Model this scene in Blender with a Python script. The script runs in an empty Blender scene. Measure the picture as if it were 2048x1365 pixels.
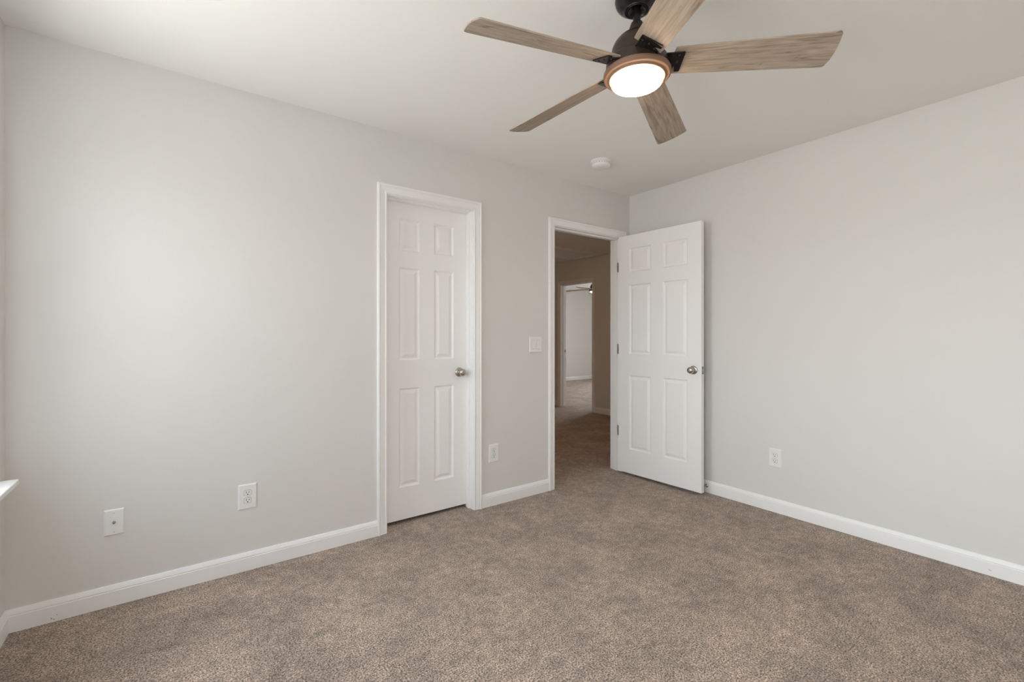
import bpy, bmesh, math, random
from mathutils import Vector, Matrix

random.seed(4)
S = bpy.context.scene
COL = S.collection
PI = math.pi

# ------------------------------------------------------------------ camera
FPX, YAW = 915.28, 0.93794
cam = bpy.data.cameras.new('camera')
cam.sensor_width = 36.0
cam.lens = FPX / 2048 * 36.0
cam.shift_y = -(682.5 - 672.6) / 2048
cam.clip_start = 0.02
co = bpy.data.objects.new('camera', cam)
COL.objects.link(co)
co.location = (-3.2728, -2.6823, 1.1923)
co.rotation_euler = (PI / 2, 0, YAW - PI / 2)
S.camera = co

# ------------------------------------------------------------------ view, world, lights
S.view_settings.view_transform = 'Standard'
S.view_settings.look = 'None'
S.view_settings.exposure = 0.0
S.view_settings.gamma = 1.0
S.view_settings.use_curve_mapping = False
S.cycles.use_denoising = True
S.cycles.max_bounces = 16
S.cycles.diffuse_bounces = 10
S.cycles.glossy_bounces = 6
S.cycles.transparent_max_bounces = 8
S.cycles.sample_clamp_indirect = 10.0
S.cycles.caustics_reflective = False

SKY = 27.3
w = bpy.data.worlds.new('sky')
S.world = w
w.use_nodes = True
nt = w.node_tree
nt.nodes.clear()
tc = nt.nodes.new('ShaderNodeTexCoord')
sx = nt.nodes.new('ShaderNodeSeparateXYZ')
cr = nt.nodes.new('ShaderNodeValToRGB')
mr = nt.nodes.new('ShaderNodeMapRange')
bg = nt.nodes.new('ShaderNodeBackground')
out = nt.nodes.new('ShaderNodeOutputWorld')
mr.inputs['From Min'].default_value = -1.0
mr.inputs['From Max'].default_value = 1.0
e = cr.color_ramp.elements
e[0].position = 0.0
e[0].color = (0.56, 0.545, 0.53, 1)
e[1].position = 1.0
e[1].color = (0.62, 0.70, 0.85, 1)
for pos, c in ((0.48, (0.58, 0.565, 0.555, 1)), (0.52, (0.80, 0.83, 0.89, 1)), (0.7, (0.74, 0.79, 0.88, 1))):
    q = e.new(pos)
    q.color = c
nt.links.new(tc.outputs['Generated'], sx.inputs[0])
nt.links.new(sx.outputs['Z'], mr.inputs['Value'])
nt.links.new(mr.outputs[0], cr.inputs[0])
nt.links.new(cr.outputs[0], bg.inputs['Color'])
# the sky and the yard are dimmer toward -y to weaken daylight on the back wall, brighter toward +y
az = nt.nodes.new('ShaderNodeMapRange')
az.inputs['From Min'].default_value = -0.88
az.inputs['From Max'].default_value = 0.30
az.inputs['To Min'].default_value = SKY * 0.05
az.inputs['To Max'].default_value = SKY
nt.links.new(sx.outputs['Y'], az.inputs['Value'])
nt.links.new(az.outputs[0], bg.inputs['Strength'])
nt.links.new(bg.outputs[0], out.inputs['Surface'])


def portal(name, loc, rot, sx_, sy_):
    l = bpy.data.lights.new(name, 'AREA')
    l.shape = 'RECTANGLE'
    l.size, l.size_y = sx_, sy_
    l.cycles.is_portal = True
    o = bpy.data.objects.new(name, l)
    COL.objects.link(o)
    o.location = loc
    o.rotation_euler = rot
    return o


# room numbers (metres): far corner of the room at the origin, room on x<0, y<0
H = 2.44
XL, YF = -3.827, -3.197            # window wall, wall behind the camera
WT = 0.115                         # inner wall thickness
WIN_Y0, WIN_Y1, WIN_Z0, WIN_Z1 = -1.03, -0.215, 0.648, 2.04
WB_Y0, WB_Y1 = -2.98, -1.75         # unseen second window, added to brighten the right wall
HX = 1.985                         # far wall of the hall
FX1, FY0, FY1 = 6.6, 1.2, 6.33     # far bedroom
FW_Y0, FW_Y1 = 2.9, 5.2
HALL_X0, HALL_Y1 = -1.02, 4.2

portal('window_daylight', (XL - 0.16, (WIN_Y0 + WIN_Y1) / 2, (WIN_Z0 + WIN_Z1) / 2), (0, -PI / 2, 0), WIN_Z1 - WIN_Z0, WIN_Y1 - WIN_Y0)
portal('added_window_daylight', (XL - 0.16, (WB_Y0 + WB_Y1) / 2, (WIN_Z0 + WIN_Z1) / 2), (0, -PI / 2, 0), WIN_Z1 - WIN_Z0, WB_Y1 - WB_Y0)
portal('far_window_daylight', (FX1 + 0.16, (FW_Y0 + FW_Y1) / 2, (WIN_Z0 + WIN_Z1) / 2), (0, PI / 2, 0), WIN_Z1 - WIN_Z0, FW_Y1 - FW_Y0)


# ------------------------------------------------------------------ materials
def principled(name, col, rough=0.5, metal=0.0, spec=0.5):
    m = bpy.data.materials.new(name)
    m.use_nodes = True
    b = m.node_tree.nodes['Principled BSDF']
    b.inputs['Base Color'].default_value = (*col, 1)
    b.inputs['Roughness'].default_value = rough
    b.inputs['Metallic'].default_value = metal
    b.inputs['Specular IOR Level'].default_value = spec
    return m, m.node_tree, b


def noise_bump(t, b, scale, strength, dist, detail=2.0):
    tcn = t.nodes.new('ShaderNodeTexCoord')
    n = t.nodes.new('ShaderNodeTexNoise')
    n.inputs['Scale'].default_value = scale
    n.inputs['Detail'].default_value = detail
    bp = t.nodes.new('ShaderNodeBump')
    bp.inputs['Strength'].default_value = strength
    bp.inputs['Distance'].default_value = dist
    t.links.new(tcn.outputs['Object'], n.inputs['Vector'])
    t.links.new(n.outputs[0], bp.inputs['Height'])
    t.links.new(bp.outputs[0], b.inputs['Normal'])
    return n


def painted(name, col, rough, scale=260, strength=0.12, var=0.02):
    m, t, b = principled(name, col, rough, spec=0.35)
    noise_bump(t, b, scale, strength, 0.001)
    tcn = t.nodes.new('ShaderNodeTexCoord')
    n = t.nodes.new('ShaderNodeTexNoise')
    n.inputs['Scale'].default_value = 1.7
    n.inputs['Detail'].default_value = 3
    r = t.nodes.new('ShaderNodeValToRGB')
    r.color_ramp.elements[0].color = (*[c * (1 - var) for c in col], 1)
    r.color_ramp.elements[1].color = (*[min(1, c * (1 + var)) for c in col], 1)
    t.links.new(tcn.outputs['Object'], n.inputs['Vector'])
    t.links.new(n.outputs[0], r.inputs[0])
    t.links.new(r.outputs[0], b.inputs['Base Color'])
    return m


M = {}
M['wall'] = painted('wall_paint', (0.725, 0.712, 0.69), 0.75)
M['ceiling'] = painted('ceiling_paint', (0.84, 0.832, 0.812), 0.9, 180, 0.15)
M['trim'] = painted('trim_paint', (0.88, 0.878, 0.872), 0.38, 40, 0.03, 0.006)
M['door'] = painted('door_paint', (0.90, 0.898, 0.895), 0.42, 320, 0.05, 0.006)
M['plate'] = painted('white_plastic', (0.83, 0.83, 0.815), 0.3, 30, 0.01, 0.004)
M['slot'] = painted('dark_slot', (0.02, 0.018, 0.016), 0.6, 60, 0.02)
M['gap'] = painted('gap_shade_grey', (0.28, 0.275, 0.265), 0.8)  # grey colour stands in for shade around the switch rockers
M['vent'] = painted('vent_shade_grey', (0.62, 0.62, 0.61), 0.6)
M['closet_dark'] = painted('closet_paint', (0.5, 0.48, 0.44), 0.85)


def metal(name, col, rough):
    m, t, b = principled(name, col, rough, 1.0)
    tcn = t.nodes.new('ShaderNodeTexCoord')
    n = t.nodes.new('ShaderNodeTexNoise')
    n.inputs['Scale'].default_value = 140
    mrn = t.nodes.new('ShaderNodeMapRange')
    mrn.inputs['To Min'].default_value = rough * 0.85
    mrn.inputs['To Max'].default_value = rough * 1.15
    t.links.new(tcn.outputs['Object'], n.inputs['Vector'])
    t.links.new(n.outputs[0], mrn.inputs['Value'])
    t.links.new(mrn.outputs[0], b.inputs['Roughness'])
    return m


M['nickel'] = metal('brushed_nickel', (0.50, 0.47, 0.43), 0.26)
M['steel'] = metal('dull_steel', (0.42, 0.41, 0.39), 0.35)
M['bronze'] = metal('oil_rubbed_bronze', (0.075, 0.052, 0.042), 0.42)


def bronze_paint(name='bronze_paint', col=(0.042, 0.027, 0.021), rough=0.36):
    m, t, b = principled(name, col, rough, 0.3, 0.5)
    noise_bump(t, b, 500, 0.04, 0.0005)
    return m


M['bronze'] = bronze_paint()
M['dark_bronze'] = bronze_paint('dark_bronze_paint', (0.013, 0.0115, 0.011), 0.27)


def lit_ring():
    m, t, b = principled('lit_bronze_ring', (0.20, 0.118, 0.078), 0.62, 0.0, 0.25)  # bronze base colour lightened and warmed to carry the lamp's glow
    noise_bump(t, b, 500, 0.04, 0.0005)
    return m


M['ring'] = lit_ring()


def carpet():
    m, t, b = principled('carpet_pile', (0.36, 0.29, 0.235), 0.95, 0, 0.1)
    L = t.links.new
    tcn = t.nodes.new('ShaderNodeTexCoord')

    def noise(scale, detail, rough=0.5, dist=0.0):
        n = t.nodes.new('ShaderNodeTexNoise')
        n.inputs['Scale'].default_value = scale
        n.inputs['Detail'].default_value = detail
        n.inputs['Roughness'].default_value = rough
        n.inputs['Distortion'].default_value = dist
        L(tcn.outputs['Object'], n.inputs['Vector'])
        return n
    grain = noise(165, 4.0, 0.72, 0.2)
    ramp = t.nodes.new('ShaderNodeValToRGB')
    e_ = ramp.color_ramp.elements
    e_[0].position = 0.38
    e_[0].color = (0.055, 0.037, 0.0265, 1)
    e_[1].position = 0.64
    e_[1].color = (0.68, 0.545, 0.448, 1)
    q_ = e_.new(0.5)
    q_.color = (0.325, 0.247, 0.197, 1)
    L(grain.outputs[0], ramp.inputs[0])
    patch = noise(3.6, 6.0, 0.68, 0.2)
    pr = t.nodes.new('ShaderNodeMapRange')
    pr.inputs['From Min'].default_value = 0.34
    pr.inputs['From Max'].default_value = 0.66
    pr.inputs['To Min'].default_value = 0.82
    pr.inputs['To Max'].default_value = 1.26
    L(patch.outputs[0], pr.inputs['Value'])
    clump = noise(22, 3.0, 0.6, 0.1)
    cm = t.nodes.new('ShaderNodeMapRange')
    cm.inputs['From Min'].default_value = 0.3
    cm.inputs['From Max'].default_value = 0.7
    cm.inputs['To Min'].default_value = 0.76
    cm.inputs['To Max'].default_value = 1.24
    L(clump.outputs[0], cm.inputs['Value'])
    pm = t.nodes.new('ShaderNodeMath')
    pm.operation = 'MULTIPLY'
    L(pr.outputs[0], pm.inputs[0])
    L(cm.outputs[0], pm.inputs[1])
    mul = t.nodes.new('ShaderNodeVectorMath')
    mul.operation = 'SCALE'
    L(ramp.outputs[0], mul.inputs[0])
    L(pm.outputs[0], mul.inputs['Scale'])
    L(mul.outputs[0], b.inputs['Base Color'])
    bp = t.nodes.new('ShaderNodeBump')
    bp.inputs['Strength'].default_value = 0.55
    bp.inputs['Distance'].default_value = 0.006
    L(grain.outputs[0], bp.inputs['Height'])
    L(bp.outputs[0], b.inputs['Normal'])
    b.inputs['Sheen Weight'].default_value = 0.15
    b.inputs['Sheen Roughness'].default_value = 0.6
    return m


M['carpet'] = carpet()


def wood():
    m, t, b = principled('weathered_oak', (0.36, 0.28, 0.21), 0.55, 0, 0.3)
    L = t.links.new
    tcn = t.nodes.new('ShaderNodeTexCoord')
    oi = t.nodes.new('ShaderNodeObjectInfo')
    add = t.nodes.new('ShaderNodeVectorMath')
    add.operation = 'ADD'
    sc = t.nodes.new('ShaderNodeVectorMath')
    sc.operation = 'SCALE'
    cmb = t.nodes.new('ShaderNodeCombineXYZ')
    for k in range(3):
        L(oi.outputs['Random'], cmb.inputs[k])
    sc.inputs['Scale'].default_value = 7.0
    L(cmb.outputs[0], sc.inputs[0])
    L(tcn.outputs['Object'], add.inputs[0])
    L(sc.outputs[0], add.inputs[1])

    def tex(scl, nscale, detail, dist):
        mp = t.nodes.new('ShaderNodeMapping')
        mp.inputs['Scale'].default_value = scl
        n = t.nodes.new('ShaderNodeTexNoise')
        n.inputs['Scale'].default_value = nscale
        n.inputs['Detail'].default_value = detail
        n.inputs['Distortion'].default_value = dist
        L(add.outputs[0], mp.inputs['Vector'])
        L(mp.outputs[0], n.inputs['Vector'])
        return n
    a = tex((1.6, 22, 22), 3.0, 6, 1.4)
    f = tex((5, 160, 160), 3.0, 3, 0.3)
    c = tex((2.2, 9, 9), 2.0, 4, 2.2)
    r = t.nodes.new('ShaderNodeValToRGB')
    e_ = r.color_ramp.elements
    e_[0].position = 0.28
    e_[0].color = (0.215, 0.162, 0.120, 1)
    e_[1].position = 0.66
    e_[1].color = (0.43, 0.350, 0.280, 1)
    q_ = e_.new(0.45)
    q_.color = (0.355, 0.282, 0.220, 1)
    L(a.outputs[0], r.inputs[0])
    r2 = t.nodes.new('ShaderNodeMapRange')
    r2.inputs['From Min'].default_value = 0.3
    r2.inputs['From Max'].default_value = 0.7
    r2.inputs['To Min'].default_value = 0.84
    r2.inputs['To Max'].default_value = 1.1
    L(f.outputs[0], r2.inputs['Value'])
    r3 = t.nodes.new('ShaderNodeValToRGB')
    r3.color_ramp.elements[0].position = 0.30
    r3.color_ramp.elements[0].color = (0.5, 0.45, 0.4, 1)
    r3.color_ramp.elements[1].position = 0.36
    r3.color_ramp.elements[1].color = (1, 1, 1, 1)
    L(c.outputs[0], r3.inputs[0])
    m1 = t.nodes.new('ShaderNodeVectorMath')
    m1.operation = 'SCALE'
    L(r.outputs[0], m1.inputs[0])
    L(r2.outputs[0], m1.inputs['Scale'])
    m2 = t.nodes.new('ShaderNodeVectorMath')
    m2.operation = 'MULTIPLY'
    L(m1.outputs[0], m2.inputs[0])
    L(r3.outputs[0], m2.inputs[1])
    L(m2.outputs[0], b.inputs['Base Color'])
    return m


M['wood'] = wood()


def emissive(name, col, strength):
    m, t, b = principled(name, (0.9, 0.88, 0.84), 0.4)
    b.inputs['Emission Color'].default_value = (*col, 1)
    b.inputs['Emission Strength'].default_value = strength
    return m


M['lamp'] = emissive('lit_diffuser', (1.0, 0.75, 0.50), 32.0)
M['hall_lamp'] = emissive('hall_lamp_glass', (1.0, 0.58, 0.26), 25.0)


def glass():
    m = bpy.data.materials.new('window_glass')
    m.use_nodes = True
    t = m.node_tree
    t.nodes.clear()
    o = t.nodes.new('ShaderNodeOutputMaterial')
    mx = t.nodes.new('ShaderNodeMixShader')
    tr = t.nodes.new('ShaderNodeBsdfTransparent')
    gl = t.nodes.new('ShaderNodeBsdfGlossy')
    tr.inputs['Color'].default_value = (0.95, 0.97, 0.96, 1)
    gl.inputs['Roughness'].default_value = 0.02
    mx.inputs[0].default_value = 0.06
    t.links.new(tr.outputs[0], mx.inputs[1])
    t.links.new(gl.outputs[0], mx.inputs[2])
    t.links.new(mx.outputs[0], o.inputs['Surface'])
    return m


M['glass'] = glass()


def screen_mesh():
    m = bpy.data.materials.new('unseen_insect_screen')
    m.use_nodes = True
    t = m.node_tree
    t.nodes.clear()
    o = t.nodes.new('ShaderNodeOutputMaterial')
    mx = t.nodes.new('ShaderNodeMixShader')
    tr = t.nodes.new('ShaderNodeBsdfTransparent')
    df = t.nodes.new('ShaderNodeBsdfDiffuse')
    df.inputs['Color'].default_value = (0.10, 0.10, 0.10, 1)
    mx.inputs[0].default_value = 0.26      # share the screen blocks, tuned to dim the window's daylight
    t.links.new(tr.outputs[0], mx.inputs[1])
    t.links.new(df.outputs[0], mx.inputs[2])
    t.links.new(mx.outputs[0], o.inputs['Surface'])
    return m


M['screen'] = screen_mesh()


# ------------------------------------------------------------------ mesh helpers
def box(bm, x0, x1, y0, y1, z0, z1):
    v = [bm.verts.new(c) for c in ((x0, y0, z0), (x1, y0, z0), (x1, y1, z0), (x0, y1, z0),
                                   (x0, y0, z1), (x1, y0, z1), (x1, y1, z1), (x0, y1, z1))]
    for f in ((0, 3, 2, 1), (4, 5, 6, 7), (0, 1, 5, 4), (1, 2, 6, 5), (2, 3, 7, 6), (3, 0, 4, 7)):
        bm.faces.new([v[i] for i in f])
    return v


def lathe(bm, prof, seg=48, mat=None, cap0=False, cap1=False):
    """prof: (radius, height) list revolved about z; mat moves it into place."""
    mat = mat or Matrix()
    rings = []
    for r, z in prof:
        if r < 1e-6:
            rings.append([bm.verts.new(mat @ Vector((0, 0, z)))])
        else:
            rings.append([bm.verts.new(mat @ Vector((r * math.cos(2 * PI * i / seg), r * math.sin(2 * PI * i / seg), z))) for i in range(seg)])
    for a, b in zip(rings, rings[1:]):
        for i in range(seg):
            j = (i + 1) % seg
            if len(a) == 1 and len(b) == 1:
                continue
            if len(a) == 1:
                bm.faces.new((a[0], b[j], b[i]))
            elif len(b) == 1:
                bm.faces.new((a[i], a[j], b[0]))
            else:
                bm.faces.new((a[i], a[j], b[j], b[i]))
    if cap0 and len(rings[0]) > 1:
        bm.faces.new(rings[0][::-1])
    if cap1 and len(rings[-1]) > 1:
        bm.faces.new(rings[-1])


def prism(bm, pts, z0, z1, mat=None):
    mat = mat or Matrix()
    lo = [bm.verts.new(mat @ Vector((x, y, z0))) for x, y in pts]
    hi = [bm.verts.new(mat @ Vector((x, y, z1))) for x, y in pts]
    n = len(pts)
    bm.faces.new(lo[::-1])
    bm.faces.new(hi)
    for i in range(n):
        j = (i + 1) % n
        bm.faces.new((lo[i], lo[j], hi[j], hi[i]))


def obj(name, bm, mat, parent=None, smooth=False, bevel=0.0, loc=None):
    bmesh.ops.recalc_face_normals(bm, faces=bm.faces)
    me = bpy.data.meshes.new(name)
    bm.to_mesh(me)
    bm.free()
    o = bpy.data.objects.new(name, me)
    COL.objects.link(o)
    me.materials.append(mat)
    if parent is not None:
        o.parent = parent
    if loc is not None:
        o.location = loc
    if smooth:
        for p in me.polygons:
            p.use_smooth = True
        me.set_sharp_from_angle(angle=math.radians(38))
    if bevel:
        md = o.modifiers.new('bevel', 'BEVEL')
        md.width = bevel
        md.segments = 2
        md.limit_method = 'ANGLE'
    return o


def tag(o, label, cat, group=None, kind=None):
    o['label'] = label
    o['category'] = cat
    if group:
        o['group'] = group
    if kind:
        o['kind'] = kind
    return o


def empty(name, loc, rz=0.0):
    o = bpy.data.objects.new(name, None)
    o.empty_display_size = 0.05
    COL.objects.link(o)
    o.location = loc
    o.rotation_euler = (0, 0, rz)
    return o


def copy_tree(o, parent=None):
    c = o.copy()
    COL.objects.link(c)
    c.parent = parent
    for ch in list(o.children):
        copy_tree(ch, c)
    return c


def new():
    return bmesh.new()


# ------------------------------------------------------------------ room shell
bm = new()
box(bm, XL - 0.3, FX1 + 0.3, YF - 0.3, FY1 + 0.3, -0.15, 0.0)
tag(obj('floor', bm, M['carpet']), 'speckled brown grey carpet over the whole floor', 'carpet', kind='structure')
bm = new()
box(bm, XL - 0.3, FX1 + 0.3, YF - 0.3, FY1 + 0.3, H, H + 0.15)
tag(obj('ceiling', bm, M['ceiling']), 'smooth off-white ceiling above the fan', 'ceiling', kind='structure')


def struct(name, bm, mat, label, cat='wall', **k):
    return tag(obj(name, bm, mat, **k), label, cat, kind='structure')


# door openings (inside of the jambs)
D1X0, D1X1, D1Z = -2.243, -1.635, 2.05
D2X0, D2X1, D2Z = -0.895, -0.119, 2.05
D3Y0, D3Y1, D3Z = 2.362, 3.085, 2.05
JT = 0.018

bm = new()
for x0, x1, z0, z1 in ((XL - 0.15, D1X0 - JT, 0, H), (D1X0 - JT, D1X1 + JT, D1Z + JT, H), (D1X1 + JT, D2X0 - JT, 0, H),
                       (D2X0 - JT, D2X1 + JT, D2Z + JT, H), (D2X1 + JT, HX + WT, 0, H)):
    box(bm, x0, x1, 0, WT, z0, z1)
struct('wall_back', bm, M['wall'], 'long off-white wall with the closet door and the hall doorway')
bm = new()
box(bm, 0, WT, YF - 0.15, 0, 0, H)
struct('wall_right', bm, M['wall'], 'plain off-white wall behind the open door')
bm = new()
T = 0.16
for y0, y1, z0, z1 in ((YF - 0.15, WB_Y0, 0, H), (WB_Y0, WB_Y1, 0, WIN_Z0 - 0.02), (WB_Y0, WB_Y1, WIN_Z1, H), (WB_Y1, WIN_Y0, 0, H), (WIN_Y0, WIN_Y1, 0, WIN_Z0 - 0.02), (WIN_Y0, WIN_Y1, WIN_Z1, H), (WIN_Y1, 0.0, 0, H)):
    box(bm, XL - T, XL, y0, y1, z0, z1)
struct('wall_left', bm, M['wall'], 'off-white window wall at the left edge of the photo')
bm = new()
box(bm, XL - T, WT, YF - 0.15, YF, 0, H)
struct('wall_front', bm, M['wall'], 'off-white wall behind the camera')

# closet behind the closed door
bm = new()
box(bm, -2.55, -1.04, 0.80, 0.86, 0, H)
box(bm, -2.55, -2.49, WT, 0.80, 0, H)
struct('wall_closet', bm, M['closet_dark'], 'plain closet walls behind the narrow closed door')

# hall
bm = new()
box(bm, HALL_X0 - 0.1, HALL_X0, WT, HALL_Y1, 0, H)
struct('wall_hall_left', bm, M['wall'], 'left wall of the dim hall')
bm = new()
box(bm, HALL_X0 - 0.1, HX + WT, HALL_Y1, HALL_Y1 + 0.1, 0, H)
struct('wall_hall_end', bm, M['wall'], 'end wall of the dim hall')
bm = new()
for y0, y1, z0, z1 in ((WT, D3Y0 - JT, 0, H), (D3Y0 - JT, D3Y1 + JT, D3Z + JT, H), (D3Y1 + JT, FY1 + 0.1, 0, H)):
    box(bm, HX, HX + WT, y0, y1, z0, z1)
struct('wall_hall_right', bm, M['wall'], 'dim tan hall wall around the far doorway')

# far bedroom
bm = new()
box(bm, HX, FX1 + T, FY1, FY1 + 0.1, 0, H)
struct('wall_far_back', bm, M['wall'], 'pale grey wall seen through the far doorway')
bm = new()
for y0, y1, z0, z1 in ((FY0 - 0.1, FW_Y0, 0, H), (FW_Y0, FW_Y1, 0, WIN_Z0 - 0.02), (FW_Y0, FW_Y1, WIN_Z1, H), (FW_Y1, FY1, 0, H)):
    box(bm, FX1, FX1 + T, y0, y1, z0, z1)
struct('wall_far_right', bm, M['wall'], 'window wall of the far bedroom')
bm = new()
box(bm, HX + WT, FX1 + T, FY0 - 0.1, FY0, 0, H)
struct('wall_far_front', bm, M['wall'], 'near wall of the far bedroom')


# ------------------------------------------------------------------ windows
def window(name, xw, sgn, y0, y1, z0, z1, label, units=2, screen=False):
    """xw: inner wall face, sgn: +1 when the room lies on the +x side."""
    def bx(b, d0, d1, ya, yb, za, zb):     # d: depth outward from the wall face
        xa, xb = xw - sgn * d0, xw - sgn * d1
        box(b, min(xa, xb), max(xa, xb), ya, yb, za, zb)
    root = empty(name, (0, 0, 0))
    tag(root, label, 'window', kind='structure')
    # stool: rounded nose, horns past the opening, apron below
    b = new()
    bx(b, 0.0, 0.10, y0, y1, z0 - 0.02, z0)
    bx(b, -0.072, 0.0, y0 - 0.05, y1 + 0.05, z0 - 0.02, z0)
    o = obj('window_sill', b, M['trim'], root, bevel=0.004)
    b = new()
    bx(b, -0.014, 0.0, y0 - 0.03, y1 + 0.03, z0 - 0.085, z0 - 0.02)
    obj('apron', b, M['trim'], root, bevel=0.003)
    for k in range(units):
        a, c = y0 + (y1 - y0) * k / units, y0 + (y1 - y0) * (k + 1) / units
        b = new()
        fw = 0.035
        for q in ((a, a + fw, z0, z1), (c - fw, c, z0, z1), (a + fw, c - fw, z0, z0 + fw), (a + fw, c - fw, z1 - fw, z1)):
            bx(b, 0.085, 0.155, *q)
        obj('window_frame', b, M['trim'], root, bevel=0.002)
        zm = (z0 + z1) / 2
        for (za, zb, d) in ((z0 + fw, zm + 0.02, 0.095), (zm - 0.02, z1 - fw, 0.122)):
            b = new()
            sw = 0.035
            ya, yb = a + fw, c - fw
            for q in ((ya, ya + sw, za, zb), (yb - sw, yb, za, zb), (ya + sw, yb - sw, za, za + sw), (ya + sw, yb - sw, zb - sw, zb)):
                bx(b, d, d + 0.024, *q)
            s = obj('sash', b, M['trim'], root, bevel=0.002)
            b = new()
            bx(b, d + 0.010, d + 0.014, ya + sw, yb - sw, za + sw, zb - sw)
            obj('pane', b, M['glass'], s)
        if screen:
            b = new()
            bx(b, 0.1500, 0.1503, a + fw, c - fw, z0 + fw, zm)
            obj('unseen_insect_screen', b, M['screen'], root)  # unseen half screen, put in to dim daylight through the lower sash
    return root


window('window_1', XL, 1, WIN_Y0, WIN_Y1, WIN_Z0, WIN_Z1, 'window with white sill just past the left edge of the photo', 1, True)
window('added_window', XL, 1, WB_Y0, WB_Y1, WIN_Z0, WIN_Z1, 'unseen double window added beside the camera to brighten the right wall')
window('window_2', FX1, -1, FW_Y0, FW_Y1, WIN_Z0, WIN_Z1, 'window lighting the far bedroom beyond the hall')

# ------------------------------------------------------------------ baseboards
BB = [(0.0, 0.0), (0.013, 0.0), (0.013, 0.064), (0.0105, 0.067), (0.0125, 0.070), (0.0115, 0.074), (0.008, 0.083), (0.005, 0.0895), (0.002, 0.0905), (0.0, 0.0905)]


def baseboard_run(bm, A, B, n, mitreA=0, mitreB=0):
    A, B, n = Vector(A), Vector(B), Vector(n)
    d = (B - A).normalized()
    ra = [bm.verts.new((*(A + n * t + d * (t * mitreA)), z)) for t, z in BB]
    rb = [bm.verts.new((*(B + n * t - d * (t * mitreB)), z)) for t, z in BB]
    k = len(BB)
    for i in range(k):
        j = (i + 1) % k
        bm.faces.new((ra[i], ra[j], rb[j], rb[i]))
    bm.faces.new(ra)
    bm.faces.new(rb[::-1])


def bb(name, runs, label):
    bm = new()
    for r in runs:
        baseboard_run(bm, *r)
    return tag(obj(name, bm, M['trim']), label, 'baseboard', kind='structure')


CW = 0.058
bbk = bb('baseboard_back', [((XL, 0), (D1X0 - 0.005 - CW, 0), (0, -1), 1, 0), ((D1X1 + 0.005 + CW, 0), (D2X0 - 0.005 - CW, 0), (0, -1)),
                      ((D2X1 + 0.005 + CW, 0), (0, 0), (0, -1), 0, 1)], 'white baseboard along the wall with the closet door')
bbr = bb('baseboard_right', [((0, 0), (0, YF), (-1, 0), 1, 1)], 'white baseboard along the plain right wall')
bb('baseboard_left', [((XL, YF), (XL, 0), (1, 0), 1, 1)], 'white baseboard under the window at the left edge')
bb('baseboard_front', [((0, YF), (XL, YF), (0, 1), 1, 1)], 'white baseboard behind the camera')
bb('baseboard_hall', [((HX, WT), (HX, D3Y0 - 0.005 - CW), (-1, 0), 1, 0), ((HX, D3Y1 + 0.005 + CW), (HX, HALL_Y1), (-1, 0), 0, 1),
                      ((D2X1 + 0.005 + CW, WT), (HX, WT), (0, 1), 0, 1)], 'white baseboard in the dim hall')
bb('baseboard_far', [((HX + WT, FY1), (FX1, FY1), (0, -1), 1, 1), ((FX1, FY1), (FX1, FY0), (-1, 0), 1, 1)], 'white baseboard of the far bedroom')

# small scuffs on the painted face of the boards
SCUFF = painted('scuff', (0.10, 0.085, 0.07), 0.8)
for x, z, r in ((-3.6917, 0.0157, 0.0022), (-3.6843, 0.0099, 0.0018), (-3.6753, 0.0265, 0.0016)):
    b = new()
    lathe(b, [(0, 0), (r, 0), (r * 0.8, 0.0003), (0, 0.0004)], 10, Matrix.Translation((x, -0.0129, z)) @ Matrix.Rotation(PI / 2, 4, 'X'))
    obj('scuff_mark', b, SCUFF, bbk)
b = new()
prism(b, [(-0.006, 0.004), (-0.002, 0.0035), (0.006, -0.003), (0.004, -0.0045), (-0.003, 0.0005)], 0, 0.0004,
      Matrix.Translation((-0.0129, -2.2535, 0.0287)) @ Matrix.Rotation(-PI / 2, 4, 'Z') @ Matrix.Rotation(PI / 2, 4, 'X'))
obj('scuff_mark', b, painted('faint_scuff', (0.42, 0.37, 0.34), 0.8), bbr)

# ------------------------------------------------------------------ door trims
CP = [(0.0, 0.0), (0.0, 0.008), (0.002, 0.0105), (0.007, 0.0105), (0.009, 0.0085), (0.011, 0.0085), (0.018, 0.0095), (0.030, 0.0125), (0.037, 0.0135),
      (0.039, 0.0115), (0.041, 0.0115), (0.044, 0.0165), (0.049, 0.0180), (0.054, 0.0172), (0.0575, 0.0145), (0.058, 0.0)]


def casing(bm, c0, c1, zt, place):
    """U-shaped mitred casing round an opening; place(c, thickness, z) -> point."""
    rings = []
    for a, t in CP:
        rings.append([bm.verts.new(place(c, t, z)) for c, z in ((c0 - a, 0), (c0 - a, zt + a), (c1 + a, zt + a), (c1 + a, 0))])
    for p, q in zip(rings, rings[1:]):
        for i in range(3):
            bm.faces.new((p[i], p[i + 1], q[i + 1], q[i]))


def jamb(bm, c0, c1, zt, d0, d1, stop0, stop1, place):
    def bx(ca, cb, da, db, za, zb):
        P, Q = place(ca, da, za), place(cb, db, zb)
        box(bm, *[s for i in range(3) for s in sorted((P[i], Q[i]))])
    bx(c0 - JT, c0, d0, d1, 0, zt + JT)
    bx(c1, c1 + JT, d0, d1, 0, zt + JT)
    bx(c0, c1, d0, d1, zt, zt + JT)
    bx(c0, c0 + 0.010, stop0, stop1, 0, zt)
    bx(c1 - 0.010, c1, stop0, stop1, 0, zt)
    bx(c0 + 0.010, c1 - 0.010, stop0, stop1, zt - 0.010, zt)


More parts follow.
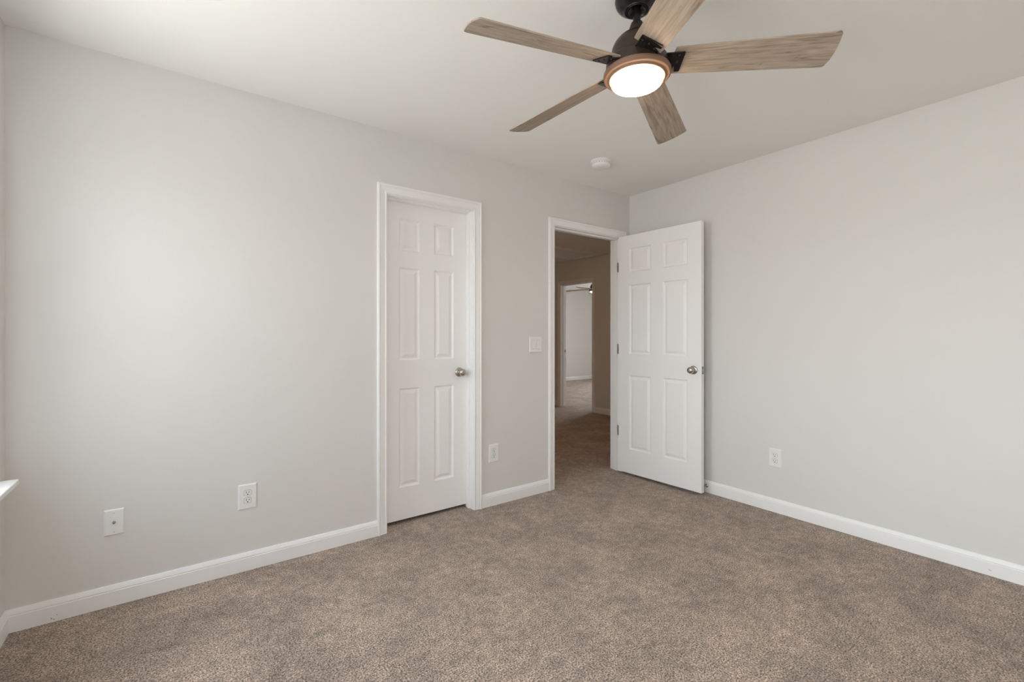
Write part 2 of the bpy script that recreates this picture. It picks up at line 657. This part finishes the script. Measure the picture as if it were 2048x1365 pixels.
def trim(name, c0, c1, zt, axis, face, label, stop):
    """axis 'x': wall in the xz plane with its room face at y=face; axis 'y': wall in the yz plane at x=face."""
    if axis == 'x':
        front = lambda c, t, z: (c, face - t, z)
        back = lambda c, t, z: (c, face + WT + t, z)
        inn = lambda c, t, z: (c, face + t, z)
    else:
        front = lambda c, t, z: (face - t, c, z)
        back = lambda c, t, z: (face + WT + t, c, z)
        inn = lambda c, t, z: (face + t, c, z)
    root = empty(name, inn((c0 + c1) / 2, 0, 0))
    tag(root, label, 'door frame', kind='structure')
    inv = Matrix.Translation(-root.location)
    for pl in (front, back):
        b = new()
        casing(b, c0 - 0.005, c1 + 0.005, zt + 0.005, pl)
        b.transform(inv)
        obj('casing', b, M['trim'], root)
    b = new()
    jamb(b, c0, c1, zt, 0, WT, stop[0], stop[1], inn)
    b.transform(inv)
    obj('jamb', b, M['trim'], root, bevel=0.0012)
    return root


trim('trim_1', D1X0, D1X1, D1Z, 'x', 0, 'white moulded frame around the narrow closed closet door', (0.042, 0.078))
t2 = trim('trim_2', D2X0, D2X1, D2Z, 'x', 0, 'white moulded frame of the open doorway to the hall', (0.036, 0.071))
t3 = trim('trim_3', D3Y0, D3Y1, D3Z, 'y', HX, 'white frame of the far bedroom doorway across the hall', (0.044, 0.079))
for hz in (0.359, 1.078, 1.799):
    b = new()
    q = t2.location
    box(b, D2X1 - 0.0012 - q.x, D2X1 - q.x, -0.001 - q.y, 0.0345 - q.y, hz - 0.0435, hz + 0.0435)
    obj('hinge_leaf', b, M['steel'], t2)
b = new()
P = Vector(t3.location)
box(b, HX + 0.084 - P.x, HX + 0.110 - P.x, D3Y1 - 0.0015 - P.y, D3Y1 - P.y, 0.905, 0.965)
sp = obj('strike_plate', b, M['steel'], t3)
b = new()
box(b, HX + 0.088 - P.x, HX + 0.104 - P.x, D3Y1 - 0.0022 - P.y, D3Y1 - 0.0014 - P.y, 0.920, 0.950)
obj('strike_hole', b, M['slot'], sp)


# ------------------------------------------------------------------ six panel doors
def door_slab(bm, width, height, thick, cols, rows):
    """local: x 0..width, y 0..thick, z 0..height; moulded raised panels on both faces."""
    xs = [0.0] + [v for c in cols for v in c] + [width]
    zs = [0.0] + [v for r in rows for v in r] + [height]
    pan = {(2 * i + 1, 2 * j + 1) for i in range(len(cols)) for j in range(len(rows))}
    insets = [(0.0, 0.0), (0.0015, 0.003), (0.008, 0.0105), (0.014, 0.0110), (0.017, 0.0100), (0.034, 0.0028), (0.0355, 0.0022)]
    for side in (0, 1):
        def P(x, z, d):
            return (x, d if side == 0 else thick - d, z)
        for i in range(len(xs) - 1):
            for j in range(len(zs) - 1):
                x0, x1, z0, z1 = xs[i], xs[i + 1], zs[j], zs[j + 1]
                if (i, j) in pan:
                    prev = None
                    for s, d in insets:
                        ring = [bm.verts.new(P(*q, d)) for q in ((x0 + s, z0 + s), (x1 - s, z0 + s), (x1 - s, z1 - s), (x0 + s, z1 - s))]
                        if prev:
                            for k in range(4):
                                bm.faces.new((prev[k], prev[(k + 1) % 4], ring[(k + 1) % 4], ring[k]))
                        prev = ring
                    bm.faces.new(prev)
                else:
                    bm.faces.new([bm.verts.new(P(*q, 0)) for q in ((x0, z0), (x1, z0), (x1, z1), (x0, z1))])
    for q in (((0, 0), (width, 0)), ((0, height), (width, height))):
        (xa, za), (xb, zb) = q
        bm.faces.new([bm.verts.new(c) for c in ((xa, 0, za), (xb, 0, za), (xb, thick, za), (xa, thick, za))])
    for x in (0, width):
        bm.faces.new([bm.verts.new(c) for c in ((x, 0, 0), (x, thick, 0), (x, thick, height), (x, 0, height))])
    bmesh.ops.remove_doubles(bm, verts=bm.verts, dist=1e-5)


KNOB = [(0.0, 0.0), (0.0325, 0.0), (0.0325, 0.003), (0.030, 0.0065), (0.024, 0.009), (0.0155, 0.0105), (0.0125, 0.014), (0.0115, 0.022), (0.0125, 0.028),
        (0.0160, 0.031), (0.0212, 0.0345), (0.0245, 0.040), (0.0254, 0.046), (0.0240, 0.052), (0.0203, 0.0572), (0.014, 0.0605), (0.0065, 0.062), (0.0, 0.0622)]


def knob(parent, x, y, z, sgn):
    b = new()
    rot = Matrix.Rotation(PI / 2 if sgn < 0 else -PI / 2, 4, 'X')
    lathe(b, KNOB, 40, Matrix.Translation((x, y, z)) @ rot)
    return obj('door_knob', b, M['nickel'], parent, smooth=True)


ROWS = ((0.205, 0.835), (1.015, 1.605), (1.715, 1.917))
# closed closet door: room face at y=0.08, swings into the closet
b = new()
w1 = D1X1 - D1X0 - 0.006
door_slab(b, w1, 2.019, 0.035, ((0.106, 0.246), (0.352, 0.496)), ROWS)
d1 = obj('door_1', b, M['door'], loc=(D1X0 + 0.003, 0.080, 0.023), bevel=0.0012)
tag(d1, 'narrow closed six-panel white closet door with nickel knob', 'door', kind='structure')
knob(d1, -1.697 - d1.location.x, 0.0, 0.920, -1)
knob(d1, -1.697 - d1.location.x, 0.035, 0.920, 1)

# open bedroom door: pivot at the right jamb, opened 92.5 degrees
TH = math.radians(92.5)
b = new()
door_slab(b, 0.762, 2.030, 0.035, ((0.113, 0.325), (0.437, 0.649)), ROWS)
b.transform(Matrix(((-1, 0, 0, -0.003), (0, 1, 0, 0.008), (0, 0, 1, 0.022), (0, 0, 0, 1))))   # closed pose about the pin
d2 = obj('door_2', b, M['door'], loc=(D2X1, -0.008, 0.0), bevel=0.0012)
d2.rotation_euler = (0, 0, TH)
tag(d2, 'open six-panel white door standing against the right wall', 'door', kind='structure')
kz = 0.936
knob(d2, -0.702, 0.043, kz, 1)
knob(d2, -0.702, 0.008, kz, -1)
b = new()
box(b, -0.7662, -0.7648, 0.0135, 0.0375, kz - 0.029, kz + 0.029)
lp = obj('latch_plate', b, M['steel'], d2)
b = new()
prism(b, [(0, -0.009), (0.0, 0.009), (-0.010, 0.009), (-0.003, -0.009)], kz - 0.008, kz + 0.008, Matrix.Translation((-0.7662, 0.0255, 0)))
obj('latch_bolt', b, M['steel'], lp)
b = new()
lathe(b, [(0.0, 0.0), (0.003, 0.0), (0.003, 0.001), (0, 0.001)], 12, Matrix.Translation((-0.7662, 0.0255, kz + 0.022)) @ Matrix.Rotation(-PI / 2, 4, 'Y'))
lathe(b, [(0.0, 0.0), (0.003, 0.0), (0.003, 0.001), (0, 0.001)], 12, Matrix.Translation((-0.7662, 0.0255, kz - 0.022)) @ Matrix.Rotation(-PI / 2, 4, 'Y'))
obj('latch_screw', b, M['slot'], lp)
for hz in (0.359, 1.078, 1.799):
    b = new()
    lathe(b, [(0, -0.046), (0.0035, -0.0455), (0.0045, -0.044), (0.0055, -0.0435), (0.0055, 0.0435), (0.0045, 0.044), (0.0035, 0.0455), (0, 0.046)], 16,
          Matrix.Translation((0, 0, hz)))
    box(b, -0.0035, -0.0022, 0.002, 0.040, hz - 0.0435, hz + 0.0435)
    obj('hinge', b, M['steel'], d2, smooth=True)


# ------------------------------------------------------------------ wall plates
def plate_body(b, wd, ht):
    """local: x across, z up, -y toward the room; bevelled face."""
    r = [((0, 0), 0.0), ((0, 0), 0.0025), ((0.004, 0.004), 0.0055), ((0.006, 0.006), 0.006)]
    prev = None
    for (s, _), d in r:
        ring = [b.verts.new((x, -d, z)) for x, z in ((-wd / 2 + s, -ht / 2 + s), (wd / 2 - s, -ht / 2 + s), (wd / 2 - s, ht / 2 - s), (-wd / 2 + s, ht / 2 - s))]
        if prev:
            for k in range(4):
                b.faces.new((prev[k], prev[(k + 1) % 4], ring[(k + 1) % 4], ring[k]))
        else:
            b.faces.new(ring)
        prev = ring
    b.faces.new(prev)


ROTX = Matrix.Rotation(PI / 2, 4, 'X')     # lathe/prism axis z -> -y (toward the room)


def screw(parent, x, z, y=-0.006):
    b = new()
    lathe(b, [(0, 0), (0.0033, 0), (0.0033, 0.0006), (0.002, 0.0013), (0, 0.0014)], 16, Matrix.Translation((x, y, z)) @ ROTX)
    s = obj('screw', b, M['plate'], parent, smooth=True)
    b = new()
    box(b, x - 0.0026, x + 0.0026, y - 0.0017, y - 0.0012, z - 0.0005, z + 0.0005)
    obj('screw_slot', b, M['slot'], s)


def make_outlet(wd, ht):
    root = empty('power_outlet', (0, 0, 0))
    b = new()
    plate_body(b, wd, ht)
    obj('face_plate', b, M['plate'], root)
    for s in (-1, 1):
        zc = s * 0.0195
        n = 28
        outl = []
        for i in range(n):
            a = 2 * PI * i / n
            outl.append((max(-0.0172, min(0.0172, 0.0185 * math.cos(a))), max(-0.0140, min(0.0140, 0.0170 * math.sin(a)))))
        b = new()
        big = [(x * 1.045, z * 1.055) for x, z in outl]
        prism(b, big, 0.0055, 0.0062, Matrix.Translation((0, 0, zc)) @ ROTX)
        gap = obj('receptacle_gap', b, M['slot'], root)
        b = new()
        prism(b, outl, 0.0055, 0.0076, Matrix.Translation((0, 0, zc)) @ ROTX)
        r = obj('receptacle', b, M['plate'], root, bevel=0.0005)
        b = new()
        box(b, -0.0078, -0.0054, -0.0080, -0.0074, zc - 0.0008, zc + 0.0082)
        box(b, 0.0054, 0.0078, -0.0080, -0.0074, zc, zc + 0.0072)
        g = [(0.0030 * math.cos(t), 0.0030 * math.sin(t)) for t in [2 * PI * k / 14 for k in range(14)]]
        prism(b, g, 0.0074, 0.0080, Matrix.Translation((0, 0, zc - 0.0072)) @ ROTX)
        obj('slot', b, M['slot'], r)
    screw(root, 0, 0)
    return root


o1 = make_outlet(0.083, 0.126)
o1.location = (-2.980, 0, 0.374)
tag(o1, 'white duplex outlet left of the closet door, beside the coax plate', 'outlet', 'wall outlets')
o2 = copy_tree(o1)
o2.location = (-1.467, 0, 0.366)
tag(o2, 'white duplex outlet between the closet door and the hall doorway', 'outlet', 'wall outlets')
o3 = copy_tree(o1)
o3.location = (0, -1.236, 0.366)
o3.rotation_euler = (0, 0, -PI / 2)
tag(o3, 'white duplex outlet alone on the plain right wall', 'outlet', 'wall outlets')

cx = empty('coax_plate', (-3.495, 0, 0.367))
tag(cx, 'white wall plate with one metal cable jack near the left corner', 'wall plate')
b = new()
plate_body(b, 0.070, 0.114)
obj('face_plate', b, M['plate'], cx)
b = new()
hexa = [(0.0062 * math.cos(PI / 3 * k), 0.0062 * math.sin(PI / 3 * k)) for k in range(6)]
prism(b, hexa, 0.006, 0.0085, ROTX)
lathe(b, [(0.0047, 0.0085), (0.0047, 0.0165), (0.0040, 0.0172), (0.0030, 0.0172), (0.0030, 0.010), (0, 0.010)], 24, ROTX)
obj('cable_jack', b, M['steel'], cx, smooth=True)
screw(cx, 0, 0.0415)
screw(cx, 0, -0.0415)

sw = empty('light_switch', (-1.086, 0, 1.128))
tag(sw, 'white double rocker light switch left of the hall doorway', 'light switch')
b = new()
plate_body(b, 0.118, 0.117)
obj('face_plate', b, M['plate'], sw)
for s in (-1, 1):
    xc = s * 0.023
    b = new()
    box(b, xc - 0.0172, xc + 0.0172, -0.0063, -0.0055, -0.0342, 0.0342)
    g = obj('switch_gap', b, M['gap'], sw)
    b = new()
    up = s < 0
    ya, yb = (-0.0105, -0.0065) if up else (-0.0065, -0.0105)
    vs = [b.verts.new(c) for c in ((xc - 0.0162, -0.0055, -0.0332), (xc + 0.0162, -0.0055, -0.0332), (xc + 0.0162, -0.0055, 0.0332), (xc - 0.0162, -0.0055, 0.0332),
                                   (xc - 0.0162, yb, -0.0332), (xc + 0.0162, yb, -0.0332), (xc + 0.0162, ya, 0.0332), (xc - 0.0162, ya, 0.0332),
                                   (xc - 0.0162, -0.0075, 0.0), (xc + 0.0162, -0.0075, 0.0))]
    for f in ((0, 1, 5, 4), (2, 3, 7, 6), (4, 5, 9, 8), (8, 9, 6, 7), (0, 4, 8, 7, 3), (1, 2, 6, 9, 5), (0, 3, 2, 1)):
        b.faces.new([vs[i] for i in f])
    obj('rocker', b, M['plate'], sw)

# ------------------------------------------------------------------ door stop on the right baseboard
ds = empty('door_stop', (-0.0125, -0.748, 0.052))
tag(ds, 'small metal door stop on the baseboard behind the open door', 'door stop')
RY = Matrix.Rotation(-PI / 2, 4, 'Y')
b = new()
lathe(b, [(0, 0), (0.0125, 0), (0.0125, 0.003), (0.007, 0.006), (0.0045, 0.008), (0.004, 0.058), (0.0, 0.058)], 24, RY)
obj('rod', b, M['steel'], ds, smooth=True)
b = new()
lathe(b, [(0.0, 0.056), (0.0085, 0.056), (0.0095, 0.060), (0.009, 0.068), (0.006, 0.0712), (0, 0.0715)], 24, RY)
obj('rubber_tip', b, M['slot'], ds, smooth=True)

# ------------------------------------------------------------------ smoke detector
sd = empty('smoke_detector', (-0.830, -0.425, H))
tag(sd, 'round white smoke detector on the ceiling above the hall doorway', 'smoke detector')
b = new()
lathe(b, [(0, 0), (0.072, 0), (0.073, -0.003), (0.072, -0.012), (0.068, -0.0135), (0, -0.0135)], 56)
obj('mounting_base', b, M['plate'], sd, smooth=True)
b = new()
lathe(b, [(0.060, -0.0135), (0.066, -0.015), (0.0655, -0.030), (0.062, -0.039), (0.054, -0.0445), (0.030, -0.0475), (0, -0.048)], 56)
obj('cover', b, M['plate'], sd, smooth=True)
b = new()
for k in range(22):
    a = 2 * PI * k / 22
    mt = Matrix.Rotation(a, 4, 'Z')
    vs = box(b, 0.0648, 0.0662, -0.0055, 0.0055, -0.0275, -0.0195)
    bmesh.ops.transform(b, matrix=mt, verts=vs)
obj('vent_slot', b, M['vent'], sd)
b = new()
lathe(b, [(0, 0.001), (0.011, 0.001), (0.011, -0.002), (0.009, -0.0032), (0, -0.0035)], 28, Matrix.Translation((-0.02, -0.022, -0.0465)))
obj('test_button', b, M['plate'], sd, smooth=True)


# ------------------------------------------------------------------ ceiling fan
def make_fan(label):
    Z = 0.0   # local origin: on the ceiling, z down negative
    def zz(w_):
        return w_ - H
    root = empty('ceiling_fan', (0, 0, 0))
    tag(root, label, 'ceiling fan')
    b = new()
    lathe(b, [(0.0, 0.0), (0.0735, 0.0), (0.0775, -0.006), (0.0785, -0.014), (0.0755, -0.026), (0.067, -0.038), (0.055, -0.0475), (0.046, -0.052),
              (0.0445, -0.0545), (0.0415, -0.0555), (0.040, -0.053), (0.0385, -0.0555), (0.0355, -0.0560), (0.0345, -0.0525), (0.032, -0.050), (0.026, -0.044), (0.018, -0.040), (0.0, -0.038)], 64)
    obj('canopy', b, M['dark_bronze'], root, smooth=True)
    b = new()
    lathe(b, [(0.0, -0.036), (0.0138, -0.036), (0.0138, -0.118), (0.0, -0.118)], 32)
    obj('downrod', b, M['dark_bronze'], root, smooth=True)
    b = new()
    lathe(b, [(0.0, zz(2.345)), (0.0155, zz(2.345)), (0.0205, zz(2.341)), (0.0235, zz(2.334)), (0.0290, zz(2.316)), (0.0315, zz(2.303)), (0.0325, zz(2.3015)), (0.0345, zz(2.300)),
              (0.050, zz(2.2945)), (0.0665, zz(2.284)), (0.0800, zz(2.269)), (0.0885, zz(2.252)), (0.0915, zz(2.236)), (0.0920, zz(2.220)), (0.0935, zz(2.2165)),
              (0.0935, zz(2.2125)), (0.100, zz(2.205)), (0.108, zz(2.198)), (0.111, zz(2.192)), (0.111, zz(2.160)), (0.0, zz(2.160))], 72)
    obj('motor_housing', b, M['bronze'], root, smooth=True)
    b = new()
    lathe(b, [(0.0, zz(2.1605)), (0.1120, zz(2.1605)), (0.1185, zz(2.1590)), (0.1205, zz(2.155)), (0.1208, zz(2.1490)), (0.1198, zz(2.1445)), (0.1175, zz(2.1420)),
              (0.1125, zz(2.1408)), (0.1065, zz(2.1402)), (0.1030, zz(2.1385)), (0.1010, zz(2.1350)), (0.0985, zz(2.1338)), (0.0955, zz(2.1345)), (0.0940, zz(2.1375)), (0.0, zz(2.1375))], 72)
    obj('light_ring', b, M['ring'], root, smooth=True)
    b = new()
    lathe(b, [(0.0915, zz(2.1380)), (0.0922, zz(2.126)), (0.0910, zz(2.1200)), (0.0875, zz(2.1160)), (0.079, zz(2.1142)), (0.05, zz(2.1133)), (0.0, zz(2.1131))], 72)
    obj('light_diffuser', b, M['lamp'], root, smooth=True)
    # blades
    PIT, DROOP, PHI, ZB = 0.2902, 0.0468, -0.8334, zz(2.1884)
    th = 0.0055
    for k in range(5):
        a = PHI + k * 2 * PI / 5
        e_ = Vector((math.cos(a), math.sin(a), -DROOP)).normalized()
        g_ = Vector((-math.sin(a), math.cos(a), 0))
        g_ = (g_ * math.cos(PIT) + Vector((0, 0, -math.sin(PIT)))).normalized()
        n_ = e_.cross(g_).normalized()
        g_ = n_.cross(e_).normalized()
        mt = Matrix((e_, g_, n_)).transposed().to_4x4()
        mt.translation = (0, 0, ZB)

        def lo(r):
            return -0.0083 - (0.1028 + (0.1408 - 0.1028) * r / 0.645) / 2
        def hi(r):
            return -0.0083 + (0.1028 + (0.1408 - 0.1028) * r / 0.645) / 2
        # outline with rounded tip corners and slanted root
        pts = []
        RT = 0.644
        pts.append((0.130, lo(0.130)))
        for i in range(1, 8):
            r = 0.13 + (RT - 0.03 - 0.13) * i / 8
            pts.append((r, lo(r)))
        rc = 0.013
        for i in range(7):
            t = -PI / 2 + PI / 2 * i / 6
            pts.append((RT - rc + rc * math.cos(t), lo(RT) + rc + rc * math.sin(t)))
        for i in range(1, 8):
            f = i / 8
            pts.append((RT + 0.006 * math.sin(PI * f), lo(RT) + rc + (hi(RT) - lo(RT) - 2 * rc) * f))
        for i in range(7):
            t = PI / 2 * i / 6
            pts.append((RT - 0.003 - rc + rc * math.cos(t), hi(RT) - rc + rc * math.sin(t)))
        for i in range(1, 8):
            r = RT - 0.03 - (RT - 0.03 - 0.112) * i / 8
            pts.append((r, hi(r)))
        pts.append((0.108, hi(0.1)))
        b = new()
        prism(b, pts, -th / 2, th / 2)
        bl = obj('blade', b, M['wood'], root, bevel=0.0012)
        bl.matrix_local = mt
        # bracket under the blade, arm into the motor
        b = new()
        pl = [(0.088, -0.030), (0.100, -0.047), (0.161, -0.047), (0.1635, -0.0445), (0.1515, 0.033), (0.149, 0.035), (0.1335, 0.035), (0.1315, 0.010), (0.114, 0.035), (0.088, 0.035)]
        prism(b, pl, -th / 2 - 0.0045, -th / 2 - 0.0002)
        box(b, 0.088, 0.104, -0.030, 0.034, -th / 2 - 0.008, -th / 2 + 0.004)
        br = obj('blade_bracket', b, M['dark_bronze'], root, bevel=0.001)
        br.matrix_local = mt
        for (sx_, sy_) in ((0.143, -0.036), (0.138, -0.010), (0.124, 0.015)):
            b = new()
            lathe(b, [(0, 0), (0.0042, 0), (0.0040, 0.0012), (0.0025, 0.0024), (0, 0.0027)], 18, Matrix.Translation((sx_, sy_, -th / 2 - 0.0045)) @ Matrix.Rotation(PI, 4, 'X'))
            obj('screw', b, M['bronze'], br, smooth=True)
    return root


fan = make_fan('dark bronze five-blade ceiling fan with lit lamp in the near room')
fan.location = (-1.9097, -1.5986, H)
fan2 = copy_tree(fan)
fan2.location = (3.84, 4.07, H)
fan2.rotation_euler = (0, 0, 0.45)
tag(fan2, 'small distant ceiling fan glimpsed through the far doorway', 'ceiling fan')

# ------------------------------------------------------------------ hall: attic hatch and lamp
ah = empty('attic_hatch', (1.18, 2.36, H))
tag(ah, 'framed attic hatch in the dim hall ceiling', 'attic hatch', kind='structure')
b = new()
X0, X1, Y0, Y1 = -0.70, 0.70, -0.29, 0.29
for q in ((X0, X1, Y0, Y0 + 0.057), (X0, X1, Y1 - 0.057, Y1), (X0, X0 + 0.057, Y0 + 0.057, Y1 - 0.057), (X1 - 0.057, X1, Y0 + 0.057, Y1 - 0.057)):
    box(b, *q, -0.026, 0.0)
obj('hatch_frame', b, M['trim'], ah, bevel=0.004)
b = new()
box(b, X0 + 0.060, X1 - 0.060, Y0 + 0.060, Y1 - 0.060, -0.008, 0.0)
obj('hatch_panel', b, M['ceiling'], ah, bevel=0.002)

hl = empty('hall_lamp', (-0.15, 1.75, H))
tag(hl, 'warm ceiling lamp in the hall beyond the open doorway', 'ceiling lamp')
b = new()
lathe(b, [(0, 0), (0.14, 0), (0.145, -0.006), (0.14, -0.02), (0.125, -0.024), (0, -0.024)], 48)
obj('lamp_base', b, M['bronze'], hl, smooth=True)
b = new()
lathe(b, [(0.128, -0.022), (0.128, -0.034), (0.115, -0.062), (0.085, -0.084), (0.045, -0.095), (0, -0.098)], 48)
obj('lamp_shade', b, M['hall_lamp'], hl, smooth=True)
